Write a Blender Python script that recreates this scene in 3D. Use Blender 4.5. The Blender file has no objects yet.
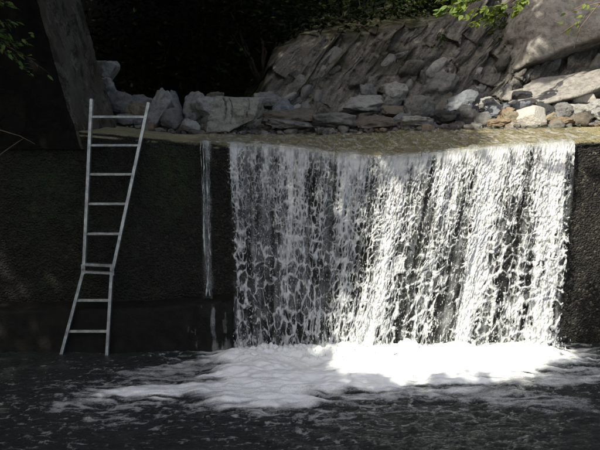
import bpy, bmesh, math, random
import numpy as np
from mathutils import Vector, Matrix

R = math.radians
SC = bpy.context.scene
COL = SC.collection

# ------------------------------------------------------------------ camera
CAM_Z = 2.9
PITCH = R(10.65)
FPX = 824.0                                  # focal length in photo pixels (600 wide)
cam_d = bpy.data.cameras.new('camera')
cam = bpy.data.objects.new('camera', cam_d); COL.objects.link(cam)
cam_d.sensor_width = 36.0
cam_d.lens = 36.0 * FPX / 600.0
cam_d.clip_end = 400
cam.location = (0, 0, CAM_Z)
cam.rotation_euler = (R(90) - PITCH, 0, 0)
SC.camera = cam

# ------------------------------------------------------------------ light
SUN = np.array([-0.42, -0.52, 0.74]); SUN = SUN / np.linalg.norm(SUN)   # towards the sun
sun_el = math.asin(SUN[2]); sun_az = math.atan2(SUN[0], SUN[1])
w = bpy.data.worlds.new('World'); SC.world = w; w.use_nodes = True
nt = w.node_tree; nt.nodes.clear()
sky = nt.nodes.new('ShaderNodeTexSky'); sky.sky_type = 'NISHITA'; sky.sun_disc = False
sky.sun_elevation = sun_el; sky.sun_rotation = sun_az
sky.air_density = 0.6; sky.dust_density = 3.0; sky.ozone_density = 0.3
bg = nt.nodes.new('ShaderNodeBackground'); bg.inputs[1].default_value = 0.15
wo = nt.nodes.new('ShaderNodeOutputWorld')
nt.links.new(sky.outputs[0], bg.inputs[0]); nt.links.new(bg.outputs[0], wo.inputs[0])
sd = bpy.data.lights.new('sun', 'SUN'); sd.energy = 2.4; sd.angle = R(0.5); sd.color = (1.0, 0.96, 0.91)
so = bpy.data.objects.new('sun', sd); COL.objects.link(so)
so.rotation_euler = Vector(SUN).to_track_quat('Z', 'Y').to_euler()
so.location = (-6, -6, 14)
SC.view_settings.view_transform = 'Standard'; SC.view_settings.look = 'None'
SC.view_settings.exposure = 1.38; SC.view_settings.gamma = 1.0
SC.view_settings.use_white_balance = True; SC.view_settings.white_balance_temperature = 7000; SC.view_settings.white_balance_tint = 6
SC.render.engine = 'CYCLES'
SC.cycles.use_denoising = True
SC.cycles.max_bounces = 8; SC.cycles.transparent_max_bounces = 12
SC.cycles.caustics_reflective = False; SC.cycles.caustics_refractive = False
SC.cycles.sample_clamp_indirect = 4.0

# ------------------------------------------------------------------ pixel <-> world
CP, SP = math.cos(PITCH), math.sin(PITCH)
def at(px, py, Y):
    x = (px - 300.0) / FPX; u = (225.0 - py) / FPX
    dy = CP + u * SP; dz = -SP + u * CP
    t = Y / dy
    return np.array([x * t, Y, CAM_Z + dz * t])
def on_plane_z(px, py, z):
    x = (px - 300.0) / FPX; u = (225.0 - py) / FPX
    t = (z - CAM_Z) / (-SP + u * CP)
    return np.array([x * t, (CP + u * SP) * t, z])
def to_px(P):
    P = np.asarray(P, float); d = P - np.array([0, 0, CAM_Z])
    f = d[..., 1] * CP - d[..., 2] * SP; u = d[..., 1] * SP + d[..., 2] * CP
    f = np.where(f < 0.05, 0.05, f)
    return 300 + FPX * d[..., 0] / f, 225 - FPX * u / f
def in_poly(px, py, poly):
    r = np.zeros(np.shape(px), bool); n = len(poly)
    for i in range(n):
        x0, y0 = poly[i]; x1, y1 = poly[(i + 1) % n]
        c = ((y0 > py) != (y1 > py))
        xi = (x1 - x0) * (py - y0) / ((y1 - y0) if y1 != y0 else 1e-9) + x0
        r ^= c & (px < xi)
    return r
def poly_dist(x, y, poly):
    """signed distance, positive inside"""
    d = np.full(np.shape(x), 1e9); n = len(poly)
    for i in range(n):
        ax, ay = poly[i]; bx, by = poly[(i + 1) % n]
        ex, ey = bx - ax, by - ay
        t = np.clip(((x - ax) * ex + (y - ay) * ey) / (ex * ex + ey * ey + 1e-12), 0, 1)
        d = np.minimum(d, np.hypot(x - ax - t * ex, y - ay - t * ey))
    return np.where(in_poly(x, y, poly), d, -d)

# ------------------------------------------------------------------ noise
def h3(i, j, k, s):
    i = i.astype(np.int64).astype(np.uint64); j = j.astype(np.int64).astype(np.uint64); k = k.astype(np.int64).astype(np.uint64)
    v = i * np.uint64(73856093) ^ j * np.uint64(19349663) ^ k * np.uint64(83492791) ^ np.uint64((s * 2654435761 + 12345) & 0xffffffff)
    v &= np.uint64(0xffffffff)
    v ^= v >> np.uint64(16); v = (v * np.uint64(0x45d9f3b)) & np.uint64(0xffffffff)
    v ^= v >> np.uint64(16); v = (v * np.uint64(0x45d9f3b)) & np.uint64(0xffffffff)
    v ^= v >> np.uint64(16)
    return v.astype(np.float64) / 4294967295.0
def vnoise(x, y, z=0.0, s=0):
    x, y, z = np.broadcast_arrays(np.asarray(x, float), np.asarray(y, float), np.asarray(z, float))
    xi, yi, zi = np.floor(x), np.floor(y), np.floor(z)
    fx, fy, fz = x - xi, y - yi, z - zi
    fx = fx * fx * fx * (fx * (fx * 6 - 15) + 10); fy = fy * fy * fy * (fy * (fy * 6 - 15) + 10); fz = fz * fz * (3 - 2 * fz)
    def L(dz):
        a = h3(xi, yi, zi + dz, s); b = h3(xi + 1, yi, zi + dz, s)
        c = h3(xi, yi + 1, zi + dz, s); d = h3(xi + 1, yi + 1, zi + dz, s)
        e = a + (b - a) * fx; f = c + (d - c) * fx
        return e + (f - e) * fy
    if not np.any(zi) and not np.any(fz): return L(0) * 2 - 1
    A = L(0); B = L(1)
    return (A + (B - A) * fz) * 2 - 1
def fbm(x, y, z=0.0, o=4, s=0, g=0.5):
    r = 0; a = 1; t = 0; f = 1.0
    for i in range(o):
        r = r + a * vnoise(np.asarray(x) * f + 17.3 * i, np.asarray(y) * f + 5.1 * i, np.asarray(z) * f, s + i); t += a; a *= g; f *= 2.03
    return r / t
def ridged(x, y, z=0.0, o=4, s=0):
    r = 0; a = 1; t = 0; f = 1.0
    for i in range(o):
        r = r + a * (1 - np.abs(vnoise(np.asarray(x) * f, np.asarray(y) * f, np.asarray(z) * f, s + i))) ; t += a; a *= .5; f *= 2.1
    return r / t
def worley(x, y, s=0, jit=0.9):
    xi, yi = np.floor(x), np.floor(y)
    f1 = np.full(x.shape, 9.0); f2 = f1.copy(); z = np.zeros_like(x); idv = np.zeros_like(x)
    for a in (-1, 0, 1):
        for b in (-1, 0, 1):
            cx, cy = xi + a, yi + b
            ox = cx + .5 + jit * (h3(cx, cy, z, s) - .5); oy = cy + .5 + jit * (h3(cx, cy, z, s + 7) - .5)
            d = np.hypot(x - ox, y - oy)
            n = d < f1
            f2 = np.where(n, f1, np.minimum(f2, d)); idv = np.where(n, h3(cx, cy, z, s + 13), idv); f1 = np.where(n, d, f1)
    return f1, f2, idv
def sstep(a, b, x):
    t = np.clip((x - a) / (b - a), 0, 1); return t * t * (3 - 2 * t)

# ------------------------------------------------------------------ mesh helpers
def mesh_np(name, V, F, smooth=True, attrs=None):
    """V (n,3); F (m,3|4) array"""
    V = np.asarray(V, np.float32); F = np.asarray(F, np.int32)
    me = bpy.data.meshes.new(name)
    m, k = F.shape
    me.vertices.add(len(V)); me.vertices.foreach_set('co', V.ravel())
    me.loops.add(m * k); me.loops.foreach_set('vertex_index', F.ravel())
    me.polygons.add(m); me.polygons.foreach_set('loop_start', np.arange(0, m * k, k, dtype=np.int32))
    me.polygons.foreach_set('use_smooth', np.full(m, smooth, bool))
    me.update(calc_edges=True)
    if attrs:
        for n, a in attrs.items():
            at_ = me.attributes.new(n, 'FLOAT', 'POINT'); at_.data.foreach_set('value', np.asarray(a, np.float32).ravel())
    me.validate()
    return me
def grid_faces(ny, nx, keep=None):
    i = np.arange(ny * nx).reshape(ny, nx)
    F = np.stack([i[:-1, :-1], i[:-1, 1:], i[1:, 1:], i[1:, :-1]], -1).reshape(-1, 4)
    if keep is not None: F = F[keep.ravel()]
    return F
def compact(V, F, attrs=None):
    u, inv = np.unique(F, return_inverse=True)
    return V[u], inv.reshape(F.shape), ({k: np.asarray(a).ravel()[u] for k, a in attrs.items()} if attrs else None)
def link(name, me, mat, parent=None, loc=None):
    o = bpy.data.objects.new(name, me); COL.objects.link(o)
    if mat is not None and me is not None and len(me.materials) == 0: me.materials.append(mat)
    if parent is not None: o.parent = parent
    if loc is not None: o.location = loc
    return o
def tag(o, label=None, cat=None, group=None, kind=None):
    if label: o['label'] = label
    if cat: o['category'] = cat
    if group: o['group'] = group
    if kind: o['kind'] = kind
    return o
def empty(name, loc):
    o = bpy.data.objects.new(name, None); COL.objects.link(o); o.location = loc; o.empty_display_size = .1
    return o
def child(name, me, mat, root):
    """mesh in world coordinates parented to an unrotated Empty"""
    o = link(name, me, mat, root); o.location = -root.location; return o
def tube(pts, rad, n=7):
    pts = np.asarray(pts, float); rad = np.broadcast_to(np.asarray(rad, float), (len(pts),))
    V = []; 
    ref = np.array([0.31, 0.2, 0.93])
    for i, p in enumerate(pts):
        t = pts[min(i + 1, len(pts) - 1)] - pts[max(i - 1, 0)]; t = t / (np.linalg.norm(t) + 1e-9)
        a = np.cross(t, ref); a /= (np.linalg.norm(a) + 1e-9); b = np.cross(t, a)
        for k in range(n):
            q = 2 * math.pi * k / n
            V.append(p + rad[i] * (math.cos(q) * a + math.sin(q) * b))
    F = []
    for i in range(len(pts) - 1):
        for k in range(n):
            F.append((i * n + k, i * n + (k + 1) % n, (i + 1) * n + (k + 1) % n, (i + 1) * n + k))
    return np.array(V), np.array(F, int)
def join_vf(parts):
    V = []; F = []; o = 0
    for v, f in parts:
        V.append(v); F.append(np.asarray(f) + o); o += len(v)
    return np.concatenate(V), np.concatenate(F)

# ------------------------------------------------------------------ materials
class NT:
    def __init__(s, name):
        s.m = bpy.data.materials.new(name); s.m.use_nodes = True; s.t = s.m.node_tree; s.t.nodes.clear()
        s.out = s.n('ShaderNodeOutputMaterial')
    def n(s, ty, **kw):
        nd = s.t.nodes.new(ty)
        for k, v in kw.items(): setattr(nd, k, v)
        return nd
    def l(s, a, b): s.t.links.new(a, b); return b
    def coord(s, scale=(1, 1, 1), rot=(0, 0, 0)):
        g = s.n('ShaderNodeNewGeometry'); mp = s.n('ShaderNodeMapping')
        mp.inputs['Scale'].default_value = scale; mp.inputs['Rotation'].default_value = rot
        s.l(g.outputs['Position'], mp.inputs['Vector']); return mp.outputs[0]
    def noise(s, vec, scale, detail=6, rough=.6, dist=0):
        nd = s.n('ShaderNodeTexNoise'); nd.inputs['Scale'].default_value = scale; nd.inputs['Detail'].default_value = detail
        nd.inputs['Roughness'].default_value = rough; nd.inputs['Distortion'].default_value = dist
        s.l(vec, nd.inputs['Vector']); return nd.outputs['Fac']
    def vor(s, vec, scale, feature='F1', rand=1):
        nd = s.n('ShaderNodeTexVoronoi'); nd.feature = feature; nd.inputs['Scale'].default_value = scale; nd.inputs['Randomness'].default_value = rand
        s.l(vec, nd.inputs['Vector']); return nd
    def ramp(s, fac, stops):
        r = s.n('ShaderNodeValToRGB'); e = r.color_ramp.elements
        while len(e) < len(stops): e.new(0.5)
        for i, (p, c) in enumerate(stops):
            e[i].position = p; e[i].color = (c if len(c) == 4 else tuple(c) + (1,)) if not isinstance(c, (int, float)) else (c, c, c, 1)
        s.l(fac, r.inputs[0]); return r.outputs[0]
    def mix(s, f, a, b, mode='MIX'):
        m = s.n('ShaderNodeMix', data_type='RGBA', blend_type=mode)
        for i, v in ((0, f), (6, a), (7, b)):
            if isinstance(v, (int, float)): m.inputs[i].default_value = v
            elif isinstance(v, tuple): m.inputs[i].default_value = v if len(v) == 4 else v + (1,)
            else: s.l(v, m.inputs[i])
        return m.outputs[2]
    def math(s, op, a, b=0.5):
        m = s.n('ShaderNodeMath', operation=op)
        for i, v in ((0, a), (1, b)):
            if isinstance(v, (int, float)): m.inputs[i].default_value = v
            else: s.l(v, m.inputs[i])
        return m.outputs[0]
    def attr(s, name):
        a = s.n('ShaderNodeAttribute'); a.attribute_name = name; return a.outputs['Fac']
    def bump(s, h, strength=.5, dist=.02, normal=None):
        b = s.n('ShaderNodeBump'); b.inputs['Strength'].default_value = strength; b.inputs['Distance'].default_value = dist
        s.l(h, b.inputs['Height'])
        if normal is not None: s.l(normal, b.inputs['Normal'])
        return b.outputs[0]
    def pbr(s, col, rough=.8, normal=None, spec=.5, **kw):
        p = s.n('ShaderNodeBsdfPrincipled')
        for k, v in (('Base Color', col), ('Roughness', rough), ('Specular IOR Level', spec)) + tuple(kw.items()):
            k = k.replace('_', ' ')
            if isinstance(v, (int, float)): p.inputs[k].default_value = v
            elif isinstance(v, tuple): p.inputs[k].default_value = v if len(v) == 4 else v + (1,)
            else: s.l(v, p.inputs[k])
        if normal is not None: s.l(normal, p.inputs['Normal'])
        return p
    def done(s, sh):
        s.l(sh.outputs[0] if hasattr(sh, 'outputs') else sh, s.out.inputs['Surface']); return s.m

MATS = {}
def rock_mat(name, base, tint, wet=.0, seed=0.0, moss=0.0, dark=.45):
    if name in MATS: return MATS[name]
    t = NT(name); c = t.coord()
    oi = t.n('ShaderNodeObjectInfo')
    add = t.n('ShaderNodeVectorMath', operation='ADD'); t.l(c, add.inputs[0]); t.l(oi.outputs['Random'], add.inputs[1]); c = add.outputs[0]
    n1 = t.noise(c, 3.0 + seed, 8, .65); n2 = t.noise(c, 14, 8, .7); n3 = t.noise(c, 70, 4, .7)
    col = t.mix(t.ramp(n1, [(.35, 0), (.65, 1)]), base, tint)
    col = t.mix(t.ramp(n2, [(.3, 1), (.55, 0)]), col, tuple(b * dark for b in base))
    col = t.mix(t.ramp(n3, [(.45, 0), (.75, .45)]), col, tuple(min(1, b * 1.5) for b in base))
    if moss: col = t.mix(t.ramp(t.noise(c, 5.3, 8, .7), [(.52, 0), (.66, moss)]), col, (.05, .06, .018))
    cr = t.vor(c, 5.0, 'DISTANCE_TO_EDGE'); crk = t.ramp(cr.outputs['Distance'], [(0, 0), (.025, 1)])
    hgt = t.math('ADD', t.math('MULTIPLY', n2, 1.0), t.math('MULTIPLY', n3, .4))
    MATS[name] = t.done(t.pbr(col, .85 - .45 * wet, t.bump(hgt, 1.0, .035), .4))
    return MATS[name]

def simple_mat(name, col, rough=.5, metal=0, spec=.5, var=.25, scale=20):
    t = NT(name); c = t.coord(); n = t.noise(c, scale, 6, .65)
    cc = t.mix(t.ramp(n, [(.35, 0), (.7, 1)]), tuple(x * (1 - var) for x in col), tuple(min(1, x * (1 + var)) for x in col))
    return t.done(t.pbr(cc, rough, t.bump(n, .15, .01), spec, Metallic=metal))

def mat_dam():
    t = NT('wet_aggregate_concrete'); c = t.coord()
    big = t.noise(c, 1.3, 6, .6); st = t.noise(t.coord((6, 6, .7)), 1.0, 6, .65)
    peb = t.vor(c, 45); pc = peb.outputs['Color']
    sep = t.n('ShaderNodeSeparateColor'); t.l(pc, sep.inputs[0])
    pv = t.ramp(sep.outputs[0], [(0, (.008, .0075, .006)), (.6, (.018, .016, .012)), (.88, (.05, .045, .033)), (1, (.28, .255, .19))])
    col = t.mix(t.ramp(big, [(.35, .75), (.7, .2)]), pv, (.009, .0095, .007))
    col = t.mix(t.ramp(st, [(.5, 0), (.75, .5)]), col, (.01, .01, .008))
    # black algae and painted-in shade on the left, thinning to bare gravel rightwards
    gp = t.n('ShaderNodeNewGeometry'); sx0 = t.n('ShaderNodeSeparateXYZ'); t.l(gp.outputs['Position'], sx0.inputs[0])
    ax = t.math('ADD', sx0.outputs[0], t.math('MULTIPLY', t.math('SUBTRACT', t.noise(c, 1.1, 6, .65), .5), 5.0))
    alg_shade = t.ramp(t.math('MULTIPLY', t.math('ADD', ax, 6.0), .1), [(.44, .88), (.68, 0)])
    col = t.mix(alg_shade, col, t.mix(t.ramp(t.noise(c, 5, 8, .7), [(.35, 0), (.7, 1)]), (.004, .004, .0032), (.017, .0155, .0115)))
    # moss and algae
    col = t.mix(t.ramp(t.noise(c, 2.1, 8, .7), [(.57, 0), (.7, .6)]), col, (.022, .04, .01))
    col = t.mix(t.math('MULTIPLY', t.attr('moss'), t.ramp(t.noise(c, 9, 8, .75), [(.38, 0), (.6, .95)])), col, (.026, .058, .012))
    # dry crest tone where the surface faces up
    g = t.n('ShaderNodeNewGeometry'); s = t.n('ShaderNodeSeparateXYZ'); t.l(g.outputs['True Normal'], s.inputs[0])
    n2 = t.noise(c, 9, 8, .7); n4 = t.noise(c, 60, 4, .7)
    topc = t.mix(t.ramp(n2, [(.35, 0), (.65, 1)]), (.36, .31, .17), (.58, .50, .32))
    topc = t.mix(t.ramp(n4, [(.4, .4), (.65, 0)]), topc, (.14, .12, .06))
    topc = t.mix(t.ramp(t.noise(c, 3.1, 7, .7), [(.45, 0), (.62, .7)]), topc, (.22, .21, .085))
    col = t.mix(t.ramp(s.outputs[2], [(.55, 0), (.85, 1)]), col, topc)
    h = t.math('ADD', t.math('MULTIPLY', t.ramp(peb.outputs['Distance'], [(0, 1), (.6, 0)]), .6), t.math('MULTIPLY', t.noise(c, 30, 6, .7), .8))
    rough = t.ramp(n2, [(.3, .45), (.7, .8)])
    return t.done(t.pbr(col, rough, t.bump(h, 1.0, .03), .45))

def mat_ledge():
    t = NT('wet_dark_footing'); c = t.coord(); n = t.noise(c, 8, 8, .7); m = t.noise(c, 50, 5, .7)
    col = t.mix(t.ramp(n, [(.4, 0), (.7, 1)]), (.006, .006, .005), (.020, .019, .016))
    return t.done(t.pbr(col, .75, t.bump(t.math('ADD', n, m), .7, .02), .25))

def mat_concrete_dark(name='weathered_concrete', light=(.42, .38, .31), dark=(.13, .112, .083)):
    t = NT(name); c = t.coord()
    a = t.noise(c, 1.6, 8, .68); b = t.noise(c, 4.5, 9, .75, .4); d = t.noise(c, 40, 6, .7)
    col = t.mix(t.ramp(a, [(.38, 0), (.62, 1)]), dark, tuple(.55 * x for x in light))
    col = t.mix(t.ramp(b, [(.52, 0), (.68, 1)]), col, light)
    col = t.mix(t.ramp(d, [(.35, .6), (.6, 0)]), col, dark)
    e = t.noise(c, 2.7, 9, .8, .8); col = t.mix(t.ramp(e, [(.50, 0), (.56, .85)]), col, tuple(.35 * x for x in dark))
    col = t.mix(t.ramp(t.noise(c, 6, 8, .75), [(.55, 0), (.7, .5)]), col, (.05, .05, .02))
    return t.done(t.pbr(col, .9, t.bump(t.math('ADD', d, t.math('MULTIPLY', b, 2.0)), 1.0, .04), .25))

def mat_leaf(name, col, trans=.45, spec=.4):
    t = NT(name); oi = t.n('ShaderNodeObjectInfo'); c = t.coord()
    n = t.noise(c, 2.3, 3, .5); n5 = t.noise(c, 25, 2, .5)
    cc = t.mix(t.ramp(n5, [(.3, 0), (.7, 1)]), tuple(.6 * x for x in col), tuple(1.35 * x for x in col))
    cc = t.mix(t.ramp(n, [(.4, 0), (.65, .5)]), cc, (col[0] * 1.6, col[1] * 1.15, col[2] * .8))
    p = t.pbr(cc, .5, None, spec)
    tr = t.n('ShaderNodeBsdfTranslucent'); t.l(t.mix(1.0, cc, (1.0, 1.0, .5), 'MULTIPLY'), tr.inputs[0])
    mx = t.n('ShaderNodeMixShader'); mx.inputs[0].default_value = trans
    t.l(p.outputs[0], mx.inputs[1]); t.l(tr.outputs[0], mx.inputs[2])
    return t.done(mx)

def mat_fall():
    t = NT('falling_water'); a = t.attr('aeration'); c = t.coord()
    n = t.noise(t.coord((1, 1, .35)), 90, 3, .6)
    nb = t.bump(n, .35, .006)
    white = t.pbr((.84, .86, .86), .2, nb, .6, IOR=1.33)
    tl = t.n('ShaderNodeBsdfTranslucent'); tl.inputs[0].default_value = (.8, .84, .84, 1)
    wt = t.n('ShaderNodeMixShader'); wt.inputs[0].default_value = .25; t.l(white.outputs[0], wt.inputs[1]); t.l(tl.outputs[0], wt.inputs[2])
    gl = t.n('ShaderNodeBsdfGlossy'); gl.inputs['Roughness'].default_value = .08; t.l(nb, gl.inputs['Normal'])
    tr = t.n('ShaderNodeBsdfTransparent'); tr.inputs[0].default_value = (.9, .93, .92, 1)
    fr = t.n('ShaderNodeFresnel'); fr.inputs[0].default_value = 1.45; t.l(nb, fr.inputs['Normal'])
    clear = t.n('ShaderNodeMixShader'); t.l(fr.outputs[0], clear.inputs[0]); t.l(tr.outputs[0], clear.inputs[1]); t.l(gl.outputs[0], clear.inputs[2])
    fac = t.math('MULTIPLY', a, t.attr('cover'))
    mx = t.n('ShaderNodeMixShader'); t.l(fac, mx.inputs[0]); t.l(clear.outputs[0], mx.inputs[1]); t.l(wt.outputs[0], mx.inputs[2])
    return t.done(mx)

def mat_veil():
    t = NT('thin_water_veil'); k = t.attr('veil')
    nb = t.bump(t.noise(t.coord((1, 1, .22)), 45, 4, .6), .8, .03)
    wh = t.pbr((.8, .83, .83), .25, nb, .6, IOR=1.33)
    gl = t.n('ShaderNodeBsdfGlossy'); gl.inputs['Roughness'].default_value = .1; t.l(nb, gl.inputs['Normal'])
    tr = t.n('ShaderNodeBsdfTransparent'); tr.inputs[0].default_value = (.94, .96, .95, 1)
    c0 = t.n('ShaderNodeMixShader'); t.l(t.math('MULTIPLY', k, .18), c0.inputs[0]); t.l(tr.outputs[0], c0.inputs[1]); t.l(gl.outputs[0], c0.inputs[2])
    mx = t.n('ShaderNodeMixShader'); t.l(k, mx.inputs[0]); t.l(c0.outputs[0], mx.inputs[1]); t.l(wh.outputs[0], mx.inputs[2])
    return t.done(mx)

def mat_drop():
    t = NT('water_droplets')
    return t.done(t.pbr((.9, .92, .92), .12, None, .6, IOR=1.33, Transmission_Weight=.35))

def mat_pool():
    t = NT('pool_water'); f = t.attr('foam'); c = t.coord()
    n = t.noise(t.coord((1, 1.9, 1)), 22, 7, .66, .8); n2 = t.noise(c, 75, 4, .6)
    f2 = t.math('ADD', f, t.math('MULTIPLY', t.math('SUBTRACT', n2, .5), .5))
    ff = t.ramp(f2, [(.12, 0), (.45, .4), (.95, 1)])
    bump = t.bump(t.math('ADD', n, t.math('MULTIPLY', n2, .25)), 1.0, .11)
    wat = t.pbr((.05, .061, .057), .08, bump, .5, IOR=1.33)
    foam = t.pbr(t.mix(t.ramp(n2, [(.3, 0), (.7, 1)]), (.84, .88, .88), (.94, .95, .95)), .5, t.bump(n2, .3, .012), .4)
    mx = t.n('ShaderNodeMixShader'); t.l(ff, mx.inputs[0]); t.l(wat.outputs[0], mx.inputs[1]); t.l(foam.outputs[0], mx.inputs[2])
    return t.done(mx)

def mat_stream():
    t = NT('thin_stream_water'); n = t.noise(t.coord((1, .45, 1)), 16, 5, .6, .4)
    b = t.bump(n, 1.0, .05)
    tr = t.n('ShaderNodeBsdfTransparent'); tr.inputs[0].default_value = (.98, .98, .95, 1)
    gl = t.n('ShaderNodeBsdfGlossy'); gl.inputs['Roughness'].default_value = .08; t.l(b, gl.inputs['Normal'])
    fr = t.n('ShaderNodeFresnel'); fr.inputs[0].default_value = 1.33; t.l(b, fr.inputs['Normal'])
    rp = t.noise(t.coord((1, .28, 1)), 13, 7, .68, 1.2); df = t.n('ShaderNodeBsdfDiffuse'); df.inputs[0].default_value = (.8, .82, .8, 1)  # pale streaks: thin foam and sky glints, painted in as diffuse white
    m0 = t.n('ShaderNodeMixShader'); t.l(t.ramp(rp, [(.48, 0), (.72, .5)]), m0.inputs[0]); t.l(tr.outputs[0], m0.inputs[1]); t.l(df.outputs[0], m0.inputs[2]); tr = m0
    mx = t.n('ShaderNodeMixShader'); t.l(t.math('MULTIPLY', fr.outputs[0], .45), mx.inputs[0]); t.l(tr.outputs[0], mx.inputs[1]); t.l(gl.outputs[0], mx.inputs[2])
    return t.done(mx)

def mat_cliff():
    t = NT('layered_cliff_rock')
    rt = t.coord((1, 1, 1), (0, R(52), 0)); mp = t.n('ShaderNodeMapping'); mp.inputs['Scale'].default_value = (1.3, 1.6, 7.0); t.l(rt, mp.inputs['Vector']); st = mp.outputs[0]; c = t.coord()
    a = t.noise(st, 2.2, 9, .68, .3); b = t.noise(c, 3.3, 8, .65); d = t.noise(c, 38, 6, .7)
    col = t.mix(t.ramp(a, [(.36, 0), (.66, 1)]), (.06, .057, .05), (.36, .345, .305))
    col = t.mix(t.ramp(b, [(.45, 0), (.65, .6)]), col, (.25, .235, .20))
    col = t.mix(t.ramp(d, [(.32, .7), (.55, 0)]), col, (.045, .042, .034))
    col = t.mix(t.attr('soil'), col, t.mix(t.ramp(t.noise(c, 11, 8, .7), [(.4, 0), (.65, 1)]), (.028, .024, .015), (.04, .05, .014)))
    h = t.math('ADD', t.math('MULTIPLY', a, 1.6), d)
    return t.done(t.pbr(col, .85, t.bump(h, 1.0, .035), .35))

def mat_soil(name='forest_soil', k=1.0):
    t = NT(name); c = t.coord(); a = t.noise(c, 1.2, 8, .7); b = t.noise(c, 22, 6, .7)
    col = t.mix(t.ramp(a, [(.4, 0), (.62, 1)]), (.022 * k, .018 * k, .011 * k), (.03 * k, .036 * k, .013 * k))
    col = t.mix(t.ramp(b, [(.5, 0), (.7, .6)]), col, (.06 * k, .052 * k, .036 * k))
    return t.done(t.pbr(col, .95, t.bump(b, 1, .05), .2))

M_DAM = mat_dam(); M_CONC = mat_concrete_dark(); M_CONC2 = mat_concrete_dark('dark_front_concrete', (.035, .032, .025), (.010, .0095, .007))  # far darker copy of the concrete for the wing wall's front face
M_FALL = mat_fall(); M_VEIL = mat_veil(); M_DROP = mat_drop(); M_POOL = mat_pool(); M_STREAM = mat_stream(); M_CLIFF = mat_cliff(); M_SOIL = mat_soil(k=.6)
M_LEAF = mat_leaf('canopy_leaf', (.05, .085, .018)); M_LEAF_B = mat_leaf('bright_leaf', (.19, .29, .085), .5); M_LEAF_D = mat_leaf('shaded_leaf', (.010, .017, .006), .3, .06)
M_BARK = simple_mat('bark', (.07, .055, .04), .9, 0, .2, .45, 12)
M_TWIG = simple_mat('twig_wood', (.2, .15, .1), .8, 0, .2, .3, 30)
M_ALU = simple_mat('dull_aluminium', (.55, .57, .55), .45, .8, .5, .38, 14)
M_PLASTIC = simple_mat('black_plastic', (.02, .02, .02), .5)

# ================================================================== SETTING
# ---- crest profile, in photo pixels turned to metres once
fx = np.array([-300, -60, 0, 75, 200, 225, 260, 300, 340, 380, 420, 470, 520, 560, 585, 640, 900.])
fy = np.array([100, 119, 122, 127.5, 138.5, 141, 142, 146, 151.5, 154.5, 152.5, 147, 142.5, 140, 138, 133, 120.])
CY = lambda X: 8.5 - 0.16 * np.exp(-((np.asarray(X) - 0.8) / 1.25) ** 2)
cxs, czs = [], []
for a, b in zip(fx, fy):
    X = (a - 300) / FPX * 8.4
    P = at(a, b, float(CY(X))); cxs.append(P[0]); czs.append(P[2])
CZ = lambda X: np.interp(X, cxs, czs)
def smooth_interp(X):
    X = np.asarray(X, float); return (CZ(X - .12) + CZ(X - .05) + CZ(X) + CZ(X + .05) + CZ(X + .12)) / 5
bx_ = np.array([-300, 60, 115, 180, 260, 330, 400, 500, 600, 900.]); by_ = np.array([117, 121, 122, 130.5, 131, 129.5, 126.5, 124, 122, 117.])
YB = 9.9
bX, bZ = zip(*[(at(a, b, YB)[0], at(a, b, YB)[2]) for a, b in zip(bx_, by_)])
BZ = lambda X: np.interp(X, bX, bZ)

# ---- ground: one sheet, pool bed, banks, upstream bed, closing hillsides
def ground_z(X, Y):
    n = fbm(X / 5., Y / 5., 0, 4, 3)
    down = -1.1 + 0.12 * n
    left = np.clip(-4.6 + .6 * n - X, 0, None); right = np.clip(X - 5.2 - .6 * n, 0, None)
    z_down = down + left * 1.35 + np.minimum(right, 2) * 1.2 + np.clip(right - 2, 0, None) * .55 + np.clip(-6 - Y, 0, None) * .12
    xc = -1.6 - .25 * (Y - 10)
    wdt = 2.0
    up = 1.92 + .05 * np.clip(Y - 9, 0, 10) + .05 * n
    l2 = np.clip(xc - wdt - X, 0, None); r2 = np.clip(X - 5.5, 0, None)
    z_up = up + l2 * 1.2 + r2 * 1.0 + np.clip(Y - 15.5 - .8 * n, 0, None) * 1.25
    t = sstep(8.75, 9.3, Y)
    z = z_down * (1 - t) + z_up * t
    return np.minimum(z, 16 + 3 * n)
gx = np.concatenate([np.arange(-60, -8, 1.6), np.arange(-8, 9, .22), np.arange(9, 62, 1.6)])
gy = np.concatenate([np.arange(-60, 4, 1.8), np.arange(4, 20, .22), np.arange(20, 70, 1.6)])
GX, GY = np.meshgrid(gx, gy); GZ = ground_z(GX, GY) + .12 * fbm(GX / .9, GY / .9, 0, 4, 9)
g = link('ground', mesh_np('ground', np.stack([GX, GY, GZ], -1).reshape(-1, 3), grid_faces(len(gy), len(gx))), M_SOIL)
tag(g, 'dark forest soil of the gorge around the pool', kind='structure')

# ---- check dam: face, rounded lip, crest
xs = np.arange(-6.0, 6.01, 0.02)
rows = []
zf = smooth_interp(xs) - 0.035; yf = CY(xs); zb = BZ(xs) - .05
NZ = 110
for i in range(NZ):
    s = i / (NZ - 1); z = -1.0 + (zf - .05 + 1.0) * s
    d = .018 * fbm(xs / .05, z / .05, 0, 3, 21) + .035 * fbm(xs / .5, z / .5, 0, 3, 22)
    rows.append(np.stack([xs, yf + d - .0 * s, z], -1))
for q in range(1, 7):
    a = q / 6 * math.pi / 2
    d = .012 * fbm(xs / .06, q / 3., 0, 3, 23) + .02 * fbm(xs / .4, q / 9., 0, 2, 24)
    rows.append(np.stack([xs, yf + .05 * (1 - math.cos(a)) + d * math.cos(a), zf - .05 + .05 * math.sin(a) + d * .5], -1))
NT_ = 60
for i in range(1, NT_):
    s = i / (NT_ - 1); y = yf + .05 + (YB + .15 - yf - .05) * s
    z = zf + (zb - zf) * s + .010 * fbm(xs / .08, y / .08, 0, 3, 25) + .012 * fbm(xs / .4, y / .3, 0, 3, 26)
    rows.append(np.stack([xs, y, z], -1))
V = np.array(rows); damV = V
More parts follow.
